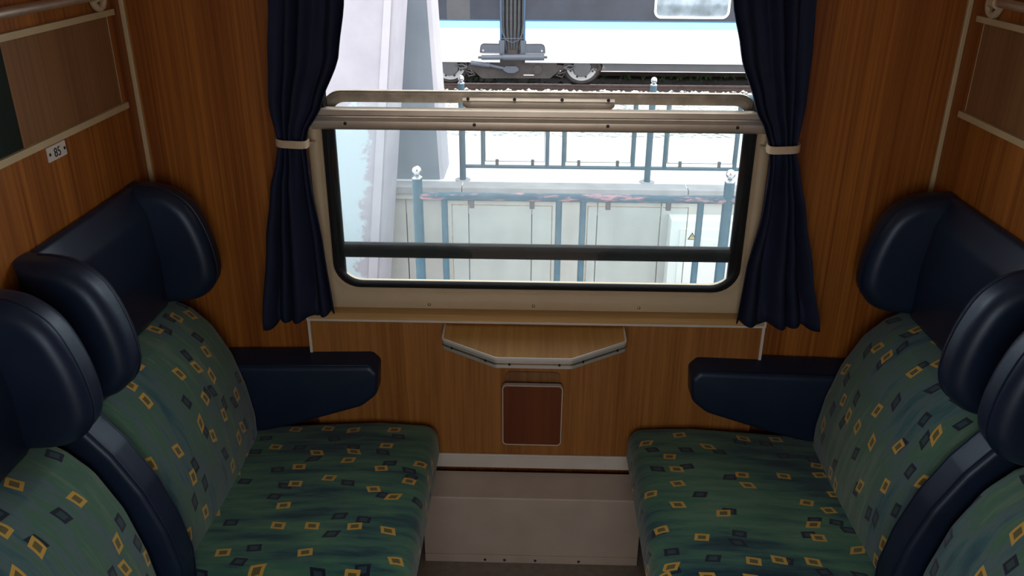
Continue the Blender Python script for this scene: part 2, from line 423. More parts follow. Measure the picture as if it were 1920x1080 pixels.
tr = [(.012, 1.2155), (-.020, 1.2165), (-.026, 1.221), (-.0275, 1.228), (-.027, 1.238), (-.021, 1.2465), (-.0145, 1.2495), (-.0145, 1.2615), (-.011, 1.264), (.012, 1.264)]
T = loc(G().prism(tr, YZ, -.535, .535).build('transom_rail', 'alu', W, True, 30))
for x in (-.455, -.150, .163, .465):
    G().tube([(x, -.0275, 1.2325), (x, -.0286, 1.2325)], .0042, 12).build('screw_hole', 'dark', T)
for x in (-.275, -.004, .268):
    loc(G().sphere((x, -.0105, .757), .0045, 10, 6, (1, .6, 1)).build('screw', 'brass', W, True))
# lowered sash
def srect(b, r, y): return [(x, y, z) for x, z in rrect(*b, r, 8)]
so = (-.524, .524, .872, 1.298)
sf = [(so, .05, .05), (so, .05, .034), ((-.520, .520, .876, 1.294), .047, .0325), ((-.512, .512, .880, 1.2895), .044, .0325), ((-.511, .511, .881, 1.2885), .044, .037), ((-.500, .500, .885, 1.270), .034, .037), ((-.500, .500, .885, 1.270), .034, .05)]
S = loc(G().rings([srect(*a) for a in sf], close=True).build('sash_frame', 'oldalu', W, True, 35))
def sub(o): return o
loc(G().box(-.503, .503, .042, .046, .882, 1.275).build('sash_pane', 'hazy', W))
loc(G().box(-.520, .520, .026, .056, .870, .905, .004).build('sash_bottom_seal', 'black', W))
hd = G()
prof = [(.032, 1.2895), (.026, 1.2895), (.024, 1.286), (.024, 1.278), (.020, 1.2745), (.012, 1.268), (.009, 1.262), (.0085, 1.2580), (.011, 1.2565), (.016, 1.262), (.024, 1.267), (.032, 1.270)]
L = []
for x, k in ((-.181, 0.0), (-.179, .35), (-.171, .7), (-.158, 1.0), (.158, 1.0), (.171, .7), (.179, .35), (.181, 0.0)):
    L.append([(x, y, z) if z > 1.272 else (x, .0245+(y-.0245)*max(k, .15), 1.272+(z-1.272)*max(k, .15)) for y, z in prof])
hd.rings(L, cap0=True, cap1=True)
H = loc(hd.build('sash_handle', 'alu', W, True, 30))
for x in (-.168, -.057, .056, .166):
    sub(G().tube([(x, .0245, 1.2825), (x, .0228, 1.2825)], .0042, 12).build('screw', 'dark', H))

# ================================================================== FOLD TABLE
tp = rpoly([(-.233, PY, 0), (-.2315, -.118, .016), (-.094, -.213, .02), (.090, -.213, .02), (.2285, -.117, .016), (.230, PY, 0)])
TZ = .714
ft = tag(empty('fold_table', (0, PY, TZ-.03)), 'small angular wooden fold table with aluminium rim under the window', 'table')
loc(G().prism(inset(tp, .0025), XY, TZ-.026, TZ-.002).build('table_top', 'tablewood', ft))
def rim(z0, z1, d0, d1, name, mat):
    a = inset(tp, d0); b = inset(tp, d1)
    a = [(x, min(y, PY)) for x, y in a]; b = [(x, y) if k not in (0, len(b)-1) else (x, PY) for k, (x, y) in enumerate(b)]
    g = G(); n = len(a); lo = []
    v = []
    for p, q in zip(a, b): v += [(p[0], p[1], z0), (p[0], p[1], z1), (q[0], q[1], z1), (q[0], q[1], z0)]
    f = [(4*i+k, 4*i+(k+1) % 4, 4*i+4+(k+1) % 4, 4*i+4+k) for i in range(n-1) for k in range(4)]+[(0, 1, 2, 3), (4*n-4, 4*n-3, 4*n-2, 4*n-1)]
    return loc(g.add(v, f).build(name, mat, ft))
rim(TZ-.006, TZ, -.0012, .0032, 'rim_edging', 'white')
rim(TZ-.028, TZ-.006, .0002, .006, 'metal_rim', 'rim')
rim(TZ-.0185, TZ-.0145, -.001, .004, 'rim_groove', 'oldalu')
for (x, y, a) in ((-.060, -.2135, 0), (.060, -.2135, 0), (-.118, -.1965, 1), (.117, -.1945, -1), (-.205, -.136, 1), (.205, -.1335, -1)):
    d = Vector((-.56*a, -1 if a == 0 else -.83, 0)).normalized()
    p = Vector((x, y, TZ-.017))
    loc(G().tube([p-d*.003, p+d*.0022], .0033, 10).build('rim_screw', 'dark', ft))
loc(G().box(-.15, .15, -.06, PY, TZ-.04, TZ-.026).build('table_bracket', 'oldalu', ft))

# ================================================================== WASTE BIN
wbn = tag(empty('waste_bin', (0, PY, .35)), 'small reddish wood waste bin flap with white edging below the table', 'waste bin')
bx = -.003
def tilt(o):
    piv = Vector((0, PY, .352))
    o.matrix_parent_inverse = Matrix.Translation(-wbn.location) @ Matrix.Translation(piv) @ Matrix.Rotation(math.radians(5), 4, 'X') @ Matrix.Translation(-piv); return o
hb = rrect(bx-.073, bx+.073, .36, .574, .014)
loc(G().prism(hb, XZ, PY-.004, PY).build('bin_housing', 'panelwood', wbn))
fl = rrect(bx-.080, bx+.080, .351, .550, .012)
tilt(G().prism(inset(fl, .002), XZ, PY-.012, PY-.001).build('flap', 'redwood', wbn))
tilt(G().rings([[(x, PY-.0135, z) for x, z in fl], [(x, PY-.001, z) for x, z in fl], [(x, PY-.001, z) for x, z in inset(fl, .0022)], [(x, PY-.0135, z) for x, z in inset(fl, .0022)]], close=True).build('flap_edging', 'white', wbn))

# ================================================================== HEATER CASING
hc = tag(empty('heater_casing', (0, -.06, 0)), 'cream metal heater casing on the floor between the seats', 'heater casing')
pf = rpoly([(-.031, .012, 0), (-.112, .012, 0), (-.112, .221, .006), (-.031, .250, 0)])
loc(G().prism(pf, YZ, -.30, .30).build('casing', 'greypaint', hc))
loc(G().box(-.30, .30, -.116, -.112, 0, .026, .001).build('bottom_lip', 'greypaint', hc))
for x in (-.13, -.075, .012, .135):
    loc(G().sphere((x, -.1165, .010), .0042, 8, 5, (1, .5, 1)).build('rivet', 'dark', hc))

# ================================================================== CURTAINS
def curtain(rows, sx, label, botz):
    c = tag(empty('curtain', (sx*.58, -.055, .73)), label, 'curtain')
    N, K = 72, 46
    zs = [r[0] for r in rows]
    def at(z, k):
        if z >= zs[0]: return rows[0][k]
        for a, b in zip(rows, rows[1:]):
            if a[0] >= z >= b[0]:
                t = (a[0]-z)/(a[0]-b[0]); t = t*t*(3-2*t)*.5+t*.5; return a[k]+(b[k]-a[k])*t
        return rows[-1][k]
    folds = 3.7
    rnd = [random.uniform(-.6, .6) for _ in range(12)]
    v = []; zt = 1.80; ztie = 1.195
    for j in range(K+1):
        w = j/K
        for i in range(N+1):
            u = i/N
            zb = botz[0]+(botz[1]-botz[0])*u+.005*math.sin(2*PI*3*u)
            z = zt+(zb-zt)*w
            xi, xo = at(z, 1), at(z, 2)
            tie = math.exp(-((z-ztie)/.05)**2)
            A = .016*(1-tie)+.010*tie
            ph = 2*PI*folds*(u+.07*math.sin(2*PI*u*1.6+rnd[0]*3)+.02*math.sin(9*u+5*z))
            y = -.055+A*math.sin(ph+.5*math.sin(3*z+rnd[1]))+.006*math.sin(2*PI*2.3*u+rnd[2]+4*z)*(1-tie)
            bulge = .012*math.sin(PI*u)*tie
            # small hollow pleats fanning out of the tie
            x = xi+(xo-xi)*(u+.018*math.cos(ph)*(1-tie))
            y = min(y-bulge, -.0335 if z > .78 else -.042)
            v.append((x, y, z))
    f = [(j*(N+1)+i, j*(N+1)+i+1, (j+1)*(N+1)+i+1, (j+1)*(N+1)+i) for j in range(K) for i in range(N)]
    o = loc(obj('cloth', v, f, 'curtain', c, True))
    md = o.modifiers.new('thickness', 'SOLIDIFY'); md.thickness = .0022; md.offset = 0
    xi, xo = at(ztie, 1), at(ztie, 2); cx, hw = (xi+xo)/2, abs(xo-xi)/2+.004
    lo = []
    for dz, e in ((-.0088, 0), (-.0088, .0025), (.0088, .0025), (.0088, 0)):
        lo.append([(cx+(hw+e)*math.copysign(abs(math.cos(t))**.6, math.cos(t)), -.058+(.026+e)*math.copysign(abs(math.sin(t))**.6, math.sin(t)), ztie+dz+.003*(sx if sx else 1)*math.cos(t)) for t in [2*PI*k/28 for k in range(28)]])
    loc(G().rings(lo, close=True).build('tie_strap', 'tie', c, True, 40))
    loc(G().tube([(xi-sx*.002, -.045, ztie-.006), (xi-sx*.006, -.03, ztie-.010), (xi-sx*.008, -.008, ztie-.010)], .004, 8).build('strap_hook', 'tie', c, True))
    return c
# z, inner x, outer x
curtain([(1.80, -.385, -.598), (1.511, -.426, -.600), (1.397, -.446, -.612), (1.275, -.499, -.620), (1.225, -.534, -.612), (1.194, -.5445, -.606), (1.15, -.541, -.616), (1.083, -.537, -.636), (.946, -.5215, -.661), (.72, -.508, -.696)], -1,
        'navy blue curtain tied back at the left side of the window', (.752, .708))
curtain([(1.80, .355, .598), (1.518, .413, .603), (1.405, .443, .608), (1.288, .489, .607), (1.23, .522, .601), (1.194, .537, .597), (1.14, .540, .612), (1.032, .536, .641), (.893, .514, .677), (.72, .507, .722)], 1,
        'navy blue curtain tied back at the right side of the window', (.738, .728))

# ================================================================== SEATS
def seat(sx, y0, window, label):
    """y0: window-side edge of the back cushion"""
    side = 'left' if sx < 0 else 'right'
    t = tag(empty('train_seat', (sx*.62, y0-.27, 0)), label, 'seat', 'seats of the compartment')
    P = lambda o: loc(o)
    w = .53
    base = [(.945, .06, 0), (.945, .30, 0), (.32, .30, .01), (.36, .06, .01)]
    P(loft('seat_base', rpoly(base), y0-.02, y0-w+.01, .005, 'black', t, sx, 2, 2))
    sc = rpoly([(.80, .29, .01), (.285, .29, .02), (.254, .335, .03), (.259, .424, .045), (.42, .432, .2), (.80, .408, .01)], 8)
    def crown(x, z, k):
        if z > .36: z += .006*math.sin(PI*min(max(k, 0), 1))-.004
        return x, z
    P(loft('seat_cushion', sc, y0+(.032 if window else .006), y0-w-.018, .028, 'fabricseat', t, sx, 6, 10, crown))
    bc = rpoly([(.945, .36, 0), (.945, .800, .01), (.905, .806, .02), (.858, .782, .03), (.812, .735, .10), (.770, .650, .12), (.744, .55, .12), (.733, .47, .1), (.735, .36, .02)], 6)
    def cb(x, z, k):
        kk = min(max(k, 0), 1)
        if x < .93: x -= .010*math.sin(PI*kk)-.004
        return x, z
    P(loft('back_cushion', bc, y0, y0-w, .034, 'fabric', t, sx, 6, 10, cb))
    hr = rpoly([(.953, .79, 0), (.953, 1.106, .008), (.935, 1.106, .015), (.905, 1.045, .05), (.892, .93, .08), (.893, .82, .03), (.91, .79, .02)], 6)
    h = P(loft('headrest_pad', hr, y0-.055, y0-w+.055, .012, 'vinyl', t, sx, 3, 6))
    wk = [(.953, 1.106), (.905, 1.104), (.858, 1.092), (.814, 1.055), (.787, .995), (.773, .925), (.777, .870), (.810, .830), (.866, .812), (.953, .806)]
    full = spline(wk, 6); wg = full[6:-12]     # open curve between the second and the last but one point
    wg = [(.953, .806), (.953, .95), (.953, 1.106)]+wg
    for a, b in ((y0+.008, y0-.078), (y0-w+.078, y0-w-.008)):
        wgo = P(loft('headrest_wing', wg, a, b, .030, 'vinyl', t, sx, 7, 3))
        k = b+.030 if a > y0-.1 else a-.030
        pp = [p for p in refine(inset(wg, -.0006), .02) if p[0] < .945]
        g = G().tube([(sx*x, k, z) for x, z in pp], .0012, 5)
        o = g.build('seam', 'vinyl', wgo, True)
    if window:
        ar = rpoly([(.90, .60, .01), (.425, .612, .02), (.405, .59, .02), (.412, .525, .04), (.455, .488, .06), (.60, .440, .2), (.76, .394, .05), (.90, .37, .01)], 6)
        ar = [(x, z) for x, z in ar]
        def ca(x, z, k):
            if z > .55: z += .028*(1-min(max(k, 0), 1))*.75
            return x, z
        a = P(loft('window_armrest', ar, -.006, -.088, .014, 'vinyl', t, sx, 5, 4, ca))
        sm = G().tube([(sx*x, -.083, z) for x, z in ((.80, .606), (.60, .610), (.43, .6135), (.4145, .600), (.418, .53))], .0012, 5)
        o = sm.build('seam', 'vinyl', a, True)
        dv = rpoly([(.945, .36, 0), (.945, .775, .01), (.905, .815, .03), (.845, .808, .04), (.797, .745, .08), (.752, .66, .1), (.722, .57, .1), (.706, .48, .08), (.712, .36, .02)], 6)
        d = P(loft('folded_armrest', dv, y0-w-.006, y0-w-.082, .012, 'vinyl', t, sx, 4, 4))
        for yy in (y0-w-.016, y0-w-.072):
            pp = [p for p in refine(inset(dv, -.0004), .02) if p[0] < .9 and p[1] > .4]
            o = G().tube([(sx*x, yy, z) for x, z in pp], .0012, 5).build('seam', 'vinyl', d, True)
    return t
for sx, nm in ((-1, 'left'), (1, 'right')):
    seat(sx, -.078, True, 'green patterned %s window seat with navy winged headrest and window armrest' % nm)
    seat(sx, -.700, False, 'green patterned %s middle seat at the photo edge, nearer than the window seat' % nm)

# ================================================================== PARTITION PANELS, PLATE, RACK
for sx, nm in ((-1, 'left'), (1, 'right')):
    X = sx*PW
    fp = tag(empty('picture_panel', (X, -.5, 1.28)), 'brown picture panel with cream trims on the %s partition' % nm, 'wall panel')
    def bxs(t, *a): return G().box(min(X, X-sx*t), max(X, X-sx*t), *a)
    loc(bxs(.003, -1.30, -.082, 1.284, 1.480).build('panel_board', 'panelwood', fp))
    loc(bxs(.013, -1.32, -.072, 1.274, 1.2875).build('bottom_trim', 'strip', fp))
    loc(bxs(.013, -1.32, -.062, 1.478, 1.4905).build('top_trim', 'strip', fp))
    loc(bxs(.004, -.083, -.0818, 1.2875, 1.478).build('panel_edge', 'strip', fp))
    rk = tag(empty('luggage_rack', (sx*.925, -.5, 1.5)), 'luggage rack rail with cream end hook on the %s partition' % nm, 'luggage rack')
    loc(G().tube([(sx*.925, -1.5, 1.527), (sx*.925, -.165, 1.527)], .0095, 14).build('rail_tube', 'alu', rk, True))
    g = G().tube([(sx*(.925-.0)+0, -.175, 1.527), (sx*.925, -.150, 1.527)], .013, 14)
    loc(g.build('tube_socket', 'cream', rk, True))
    hk = [(sx*(.948), -.115+.024*math.cos(t), 1.520+.024*math.sin(t)) for t in [2*PI*k/24 for k in range(25)]]
    loc(G().tube(hk, .0075, 8, False).build('end_hook', 'cream', rk, True))
    loc(G().box(min(sx*.955, sx*.935), max(sx*.955, sx*.935), -.155, -.085, 1.535, 1.60, .006).build('wall_bracket', 'cream', rk))
    loc(G().tube([(sx*.945, -.150, 1.525), (sx*.945, -.13, 1.53)], .010, 10).build('hook_stem', 'cream', rk, True))
tag(G().box(-PW+.0031, -PW+.006, -1.25, -.492, 1.288, 1.4775).build('dark_sheet', 'green'), 'dark green glossy sheet in the left picture panel at the photo edge', 'dark_sheet')  # dark glossy sheet over the near part of the panel board
# seat number plate: 85
npl = tag(empty('number_plate', (-PW, -.382, 1.2385)), 'white seat number plate reading 85 with two screws on left partition', 'number plate')
loc(G().box(-PW, -PW+.003, -.4165, -.3475, 1.2385, 1.2675, .0008).build('plate', 'plate', npl))
for y in (-.4095, -.3545): loc(G().tube([(-PW+.003, y, 1.253), (-PW+.0042, y, 1.253)], .0032, 10).build('screw', 'dark', npl))
cu = bpy.data.curves.new('digits', 'FONT'); cu.body = '85'; cu.size = .0255; cu.extrude = .0003; cu.align_x = 'CENTER'
tmp = bpy.data.objects.new('digits', cu); COL.objects.link(tmp)
bpy.context.view_layer.update()
me = bpy.data.meshes.new_from_object(tmp.evaluated_get(bpy.context.evaluated_depsgraph_get())); me.materials.clear(); me.materials.append(M['ink'])
bpy.data.objects.remove(tmp)
dg = bpy.data.objects.new('digits', me); COL.objects.link(dg); dg.parent = npl
dg.matrix_parent_inverse = Matrix.Translation(-npl.location)
dg.matrix_world = Matrix.Translation((-PW+.0035, -.382, 1.2440)) @ Matrix(((0, 0, 1, 0), (1, 0, 0, 0), (0, 1, 0, 0), (0, 0, 0, 1)))

# ================================================================== OUTSIDE: STATION
ZP = -.80
struct(G().box(-14, 14, .55, 3.28, ZP-.3, ZP).box(-14, -2.4, 3.28, 6.02, ZP-.3, ZP).build('platform_near', 'platform'), 'pale station platform beside the train')
struct(G().box(-14, 14, 6.12, 8.15, ZP-.3, ZP).build('platform_far', 'platform'), 'bright pale platform paving behind the far railing')
struct(G().box(-14, 14, 8.15, 8.33, -1.34, ZP-.10).build('platform_edge', 'coping'), 'grey lower edge of the far platform')
struct(G().box(-40, 40, 8.1, 60, -1.6, -1.345).box(-40, 40, -30, .55, -1.9, -1.6).build('track_bed', 'ballast'), 'pale ballast bed of the tracks')
struct(G().box(-2.4, 14, 3.28, 6.1, -3.3, -3.2).box(-2.4, 14, 3.18, 3.28, -3.2, ZP-.3).box(-2.5, -2.4, 3.28, 6.1, -3.2, ZP-.3).build('stairwell', 'concrete'), 'concrete stairwell down to the underpass')
# far stairwell wall of separate panels with open joints
sw = struct(empty('wall_stairwell', (0, 6.1, -3.2)), 'pale concrete panel wall of the stairwell below the far railing')
loc(G().box(-2.4, 14, 6.14, 6.3, -3.2, ZP-.06).build('backing', 'sleeper', sw))
xs = [-1.93, -1.29, -.660, -.023, .633, 1.265, 1.90, 2.54, 3.18]
for a, b in zip(xs, xs[1:]): loc(G().box(a+.005, b-.005, 6.09, 6.15, -3.2, -.935, .003).build('concrete_panel', 'concrete', sw))
cp = struct(empty('coping', (0, 6.1, -.93)), 'grey coping slabs along the stairwell edge')
cx = [-2.4, -.72, .96+.55, 3.2, 4.9]
for a, b in zip(cx, cx[1:]): loc(G().box(a+.003, b-.003, 6.03, 6.24, -.872, ZP+.004, .006).build('coping_slab', 'coping', cp))
loc(G().box(-2.4, 4.9, 6.05, 6.2, -.93, -.875, .004).build('coping_drip', 'concrete', cp))

def slab(name, quad_b, quad_t, mat, z0, z1, parent=None):
    g = G(); v = [(x, y, z0) for x, y in quad_b]+[(x, y, z1) for x, y in quad_t]
    g.add(v, [(0, 1, 2, 3), (7, 6, 5, 4)]+[(i, (i+1) % 4, 4+(i+1) % 4, 4+i) for i in range(4)]); return g.build(name, mat, parent)
wp = struct(empty('pier_white', (-1.9, 5.3, -3.2)), 'tall pale lilac concrete pier at the left of the stairwell')
loc(slab('pier_body', [(-3.6, 5.2), (-1.62, 5.2), (-1.62, 6.0), (-3.6, 6.0)], [(-3.0, 5.2), (-.93, 5.2), (-.93, 6.0), (-3.0, 6.0)], 'pierpatchy', -3.2, 3.2, wp))
for o in wp.children: pass
def edge(z): # right edge of the white pier
    return -1.62+(z+3.2)/6.4*.62
# flat corner batten running down the right edge
loc(slab('corner_batten', [(-1.74, 5.185), (-1.64, 5.185), (-1.64, 5.2), (-1.74, 5.2)], [(-.99, 5.185), (-.95, 5.185), (-.95, 5.2), (-.99, 5.2)], 'pierwhite', -3.2, 3.2, wp))
gp = struct(empty('pier_grey', (-1.2, 6.6, ZP)), 'tapered concrete pier with shade painted in blue grey, standing on the far platform')
loc(slab('pier_body', [(-1.9, 6.3), (-.962, 6.3), (-.962, 6.9), (-1.9, 6.9)], [(-1.6, 6.3), (-1.13, 6.3), (-1.13, 6.9), (-1.6, 6.9)], 'piergrey', ZP, 3.2, gp))
loc(slab('edge_strip', [(-.962, 6.3), (-.925, 6.33), (-.925, 6.9), (-.962, 6.9)], [(-1.13, 6.3), (-1.093, 6.33), (-1.093, 6.9), (-1.13, 6.9)], 'pierwhite', ZP, 3.2, gp))

def railing(label, posts, Y, top, bot, bal, panels, clips_top, topmat, x0, x1):
    r = tag(empty('railing', ((x0+x1)/2, Y, ZP)), label, 'railing')
    for x in posts:
        loc(G().tube([(x, Y, ZP+.004), (x, Y, .170)], .032, 16).build('post', 'rail', r, True))
        b = loc(G().sphere((x, Y, .218), .030, 18, 12).build('ball_finial', 'steel', r, True))
        o = G().tube([(x, Y, .168), (x, Y, .176), (x, Y, .192)], [.034, .034, .012], 14).build('finial_collar', 'steel', b, True)
        loc(G().tube([(x, Y, ZP), (x, Y, ZP+.008)], .078, 20).build('base_plate', 'coping', r, True))
    ps = [x0]+posts+[x1]; ps = sorted(set(ps))
    for a, b in zip(ps, ps[1:]):
        loc(G().tube([(a, Y, top), (b, Y, top)], .027, 14).build('top_rail', topmat, r, True))
        loc(G().tube([(a, Y, bot), (b, Y, bot)], .019, 12).build('bottom_rail', 'rail', r, True))
    for x in bal: loc(G().tube([(x, Y, bot), (x, Y, top)], .021, 12).build('baluster', 'rail', r, True))
    for a, b in panels:
        p = loc(G().box(a, b, Y-.004, Y+.004, bot+.055, top-.055).build('glass_panel', 'clear', r))
        ed = [(a, bot+.055), (a, top-.055), (b, top-.055), (b, bot+.055), (a, bot+.055)]
        G().tube([(x, Y, z) for x, z in ed], .0045, 6, False).build('panel_edge', 'oldalu', p)
        for k in (.20, .80):
            x = a+(b-a)*k
            for zz in ((top-.075, top-.020), (bot+.012, bot+.075)):
                o = G().box(x-.016, x+.016, Y-.012, Y+.012, zz[0], zz[1], .004).build('clip', 'skirt', p)
    return r
nr = railing('teal railing with scuffed red top rail, nearest to the train window', [-.738, 1.205, 3.15], 3.1, .053, -.66,
        [-.571, .152, .304, 1.040, 1.372, 2.095], [(-.525, .110), (.335, .965), (1.42, 2.05)], None, 'scuff', -.738, 3.15)
railing('teal railing standing on the far platform above the stairwell wall', [-.728, 1.133, 3.0], 6.3, .06, -.655,
        [-.523, .122, .285, .979, 1.294, 1.993, 2.16], [(-.50, .095), (.31, .955), (1.32, 1.97)], None, 'rail', -.728, 3.0)
# small white sticker on the near right post
st = G()
for k in range(9):
    pass
def curved(g, x0, x1, z0, z1, r=.0325, n=4):
    pts = [x0+(x1-x0)*k/n for k in range(n+1)]
    y = lambda dx: 3.1-math.sqrt(max(r*r-dx*dx, 0))
    v = [(1.205+p, y(p)-.0006, z0) for p in pts]+[(1.205+p, y(p)-.0006, z1) for p in pts]
    return g.add(v, [(i, i+1, n+2+i, n+1+i) for i in range(n)])
curved(st, -.018, .018, -.545, -.538); curved(st, -.018, .018, -.531, -.526); curved(st, -.017, .017, -.512, -.505); curved(st, -.010, .010, -.505, -.492); curved(st, -.006, .008, -.525, -.512)
loc(st.build('white_emblem', 'plate', nr))

# switch cabinet on the wall
cb = tag(empty('switch_cabinet', (1.75, 6.0, -3.2)), 'white metal switch cabinet with warning triangle against the stairwell wall', 'cabinet')
loc(G().box(1.345, 2.55, 5.90, 6.09, -3.2, -1.06, .006).build('cabinet_body', 'cabinet', cb))
d1 = loc(G().box(1.435, 2.46, 5.886, 5.90, -3.0, -1.145, .004).build('cabinet_door', 'cabinet', cb))
loc(G().box(1.66, 2.46, 5.882, 5.886, -1.40, -1.25, .002).build('vent_plate', 'cabinet', cb))
tri = [(1.515, -1.255), (1.600, -1.255), (1.5575, -1.18)]
tg = loc(G().prism(tri, XZ, 5.8835, 5.8859).build('warning_triangle', 'ink', cb))
o = G().prism([(1.530, -1.248), (1.585, -1.248), (1.5575, -1.199)], XZ, 5.8825, 5.8836).build('triangle_face', 'yellow', tg)
o = G().prism([(1.560, -1.206), (1.552, -1.228), (1.559, -1.228), (1.554, -1.245), (1.566, -1.222), (1.559, -1.222)], XZ, 5.8815, 5.8826).build('bolt_mark', 'ink', tg)

# ---- tracks
def rail_obj(Y, z, label):
    pr = [(-.035, z-.11), (.035, z-.11), (.03, z-.095), (.012, z-.085), (.012, z-.035), (.034, z-.03), (.034, z-.004), (.028, z), (-.028, z), (-.034, z-.004), (-.034, z-.03), (-.012, z-.035), (-.012, z-.085), (-.03, z-.095)]
    t = tag(empty('track_rail', (0, Y, z-.11)), label, 'rail', 'rails under the white train')
    loc(G().prism([(Y+a, b) for a, b in pr], YZ, -12, 12).build('rail_profile', 'rust', t))
    loc(G().box(-12, 12, Y-.026, Y+.026, z, z+.002).build('running_surface', 'steel', t))
rail_obj(14.12, -1.26, 'rusty near rail under the white train')
rail_obj(15.56, -1.26, 'shiny far rail under the white train')
# dark ballast sheet painting the shadow under the train
tg2 = G().box(-14, 14, 13.75, 17.0, -1.37, -1.343)
struct(tg2.build('shadow_ballast', 'sleeper'), 'ballast painted dark as shadow between the rails')
# loose stones
def stones(name, label, area, n, size, mat):
    g = G(); ico = [(0, 0, 1), (.9, 0, .3), (.28, .86, .3), (-.73, .53, .3), (-.73, -.53, .3), (.28, -.86, .3), (0, 0, -.5)]
    fc = [(0, 1, 2), (0, 2, 3), (0, 3, 4), (0, 4, 5), (0, 5, 1), (6, 2, 1), (6, 3, 2), (6, 4, 3), (6, 5, 4), (6, 1, 5)]
    for _ in range(n):
        x = random.uniform(area[0], area[1]); y = random.uniform(area[2], area[3]); s = size*random.uniform(.5, 1.3)
        a = random.uniform(0, 6.3); ca, sa = math.cos(a), math.sin(a)
        g.add([(x+s*(p[0]*ca-p[1]*sa)*random.uniform(.7, 1.2), y+s*(p[0]*sa+p[1]*ca), area[4]+s*p[2]*random.uniform(.5, .9)) for p in ico], fc)
    o = g.build(name, mat); o['kind'] = 'stuff'; o['label'] = label; o['category'] = 'gravel'; return o
stones('ballast_stones', 'pale loose ballast stones in front of the white train', (-3.5, 5.5, 8.4, 13.95, -1.345), 6000, .045, 'stone')
stones('shadow_stones', 'shadow-dark ballast stones between the rails under the white train', (-3.5, 5.5, 14.2, 14.7, -1.343), 600, .04, 'rust')  # dark stone colour carries the shade below the train
wd = G()
for _ in range(90):
    cx_ = random.choice([random.uniform(1.6, 4.6), random.uniform(.2, 4.8), random.uniform(-1.4, 0.2)]); cy = random.uniform(14.83, 15.4)
    for k in range(5):
        a = random.uniform(0, 6.3); h = random.uniform(.04, .13); d = random.uniform(.02, .07)
        wd.add([(cx_-.008, cy, -1.343), (cx_+.008, cy, -1.343), (cx_+d*math.cos(a)*.6, cy+d*math.sin(a)*.6, -1.343+h*.7), (cx_+d*math.cos(a), cy+d*math.sin(a), -1.343+h)], [(0, 1, 2), (0, 2, 3), (1, 2, 3)])
o = wd.build('track_weeds', 'weed'); o['kind'] = 'stuff'; o['label'] = 'small green weeds growing between the rails'; o['category'] = 'weeds'

# ================================================================== WHITE TRAIN
TY = 13.9
tn = tag(empty('passenger_train', (0, 15.2, -1.26)), 'white passenger train with slate window band and grey bogie on the far track', 'train')
def tp_(g, name, mat, smooth=False, auto=35): return loc(g.build(name, mat, tn, smooth, auto))
def tsub(g, name, mat, par, smooth=False):
    o = g.build(name, mat, par, smooth, 35); return o
for a, b in ((-12, -.665), (-.205, 12)):
    cbod = tp_(G().box(a, b, TY, 16.6, -.835, -.235), 'car_body', 'trainwhite')
    tp_(G().box(a, b, TY, 16.6, -.235, -.105), 'cyan_stripe', 'traincyan')
    tp_(G().box(a, b, TY-.004, 16.6, -.105, -.082), 'blue_line', 'trainblue')
    tp_(G().box(a, b, TY, 16.6, -.082, 1.35), 'window_band', 'traingrey')
    tp_(G().box(a, b, TY, 16.6, 1.35, 1.9).prism([(TY, 1.9), (16.6, 1.9), (16.3, 2.35), (15.6, 2.6), (14.9, 2.6), (14.2, 2.35)], YZ, a, b), 'roof', 'trainwhite')
    e = b if b < 0 else a; s = 1 if b < 0 else -1
    tp_(G().box(min(e, e+s*.035), max(e, e+s*.035), TY+.02, 16.5, -.62, 1.9), 'car_end', 'trainblue')
    tp_(G().box(min(e-s*.02, e+s*.05), max(e-s*.02, e+s*.05), TY-.01, TY+.12, -.60, -.44, .01), 'end_bracket', 'damper')
# skirts
for a, b, x0, x1 in ((1.18, 12, 1.34, 12), (-12, -2.2, -12, -2.35)):
    tp_(G().add([(a, TY+.05, -.836), (b, TY+.05, -.836), (x1, TY+.05, -.975), (x0, TY+.05, -.975), (a, 16.5, -.836), (b, 16.5, -.836), (x1, 16.5, -.975), (x0, 16.5, -.975)], [(0, 1, 2, 3), (7, 6, 5, 4), (0, 4, 5, 1), (3, 2, 6, 7), (0, 3, 7, 4), (1, 5, 6, 2)]), 'side_skirt', 'skirt')
# windows of the far train
for x0, x1 in ((2.09, 3.43), (-4.6, -3.2), (4.3, 5.7)):
    o1 = rrect(x0, x1, -.040, .95, .13, 6)
    wf = tp_(G().rings([[(x, TY, z) for x, z in o1], [(x, TY-.02, z) for x, z in o1], [(x, TY-.02, z) for x, z in inset(o1, .04)], [(x, TY, z) for x, z in inset(o1, .04)]]), 'coach_window', 'trainwhite')
    tsub(G().prism(inset(o1, .035), XZ, TY-.008, TY-.002), 'pane', 'mirror', wf)
tp_(G().box(-1.62, -1.2, TY-.006, TY, -.08, 1.3), 'band_panel', 'skirt')
# bellows between the cars
for k in range(6):
    x = -.655+.075*(k+.5)
    pts = []
    w = .032
    shape = [(x, 2.1), (x, -.20), (x+(-.435-x)*.12, -.42), (x+(-.435-x)*.32, -.60), (x+(-.435-x)*.38, -.66)]
    tp_(G().tube([(px, TY+.12, pz) for px, pz in shape], w, 10), 'bellows_fold', 'bellows', True)
tp_(G().box(-.63, -.24, TY+.13, 16, -.5, 2.0), 'bellows_core', 'black')
tp_(G().box(-.53, -.34, TY+.06, TY+.4, -.80, -.62), 'coupler_block', 'sleeper')
cab = [(-.66, TY-.02, .6), (-.655, TY-.03, 0), (-.62, TY-.04, -.30), (-.55, TY-.05, -.43), (-.435, TY-.05, -.475), (-.32, TY-.05, -.43), (-.25, TY-.04, -.30), (-.215, TY-.03, 0), (-.21, TY-.02, .6)]
tp_(G().tube(cab, .008, 6), 'hanging_cable', 'damper', True)
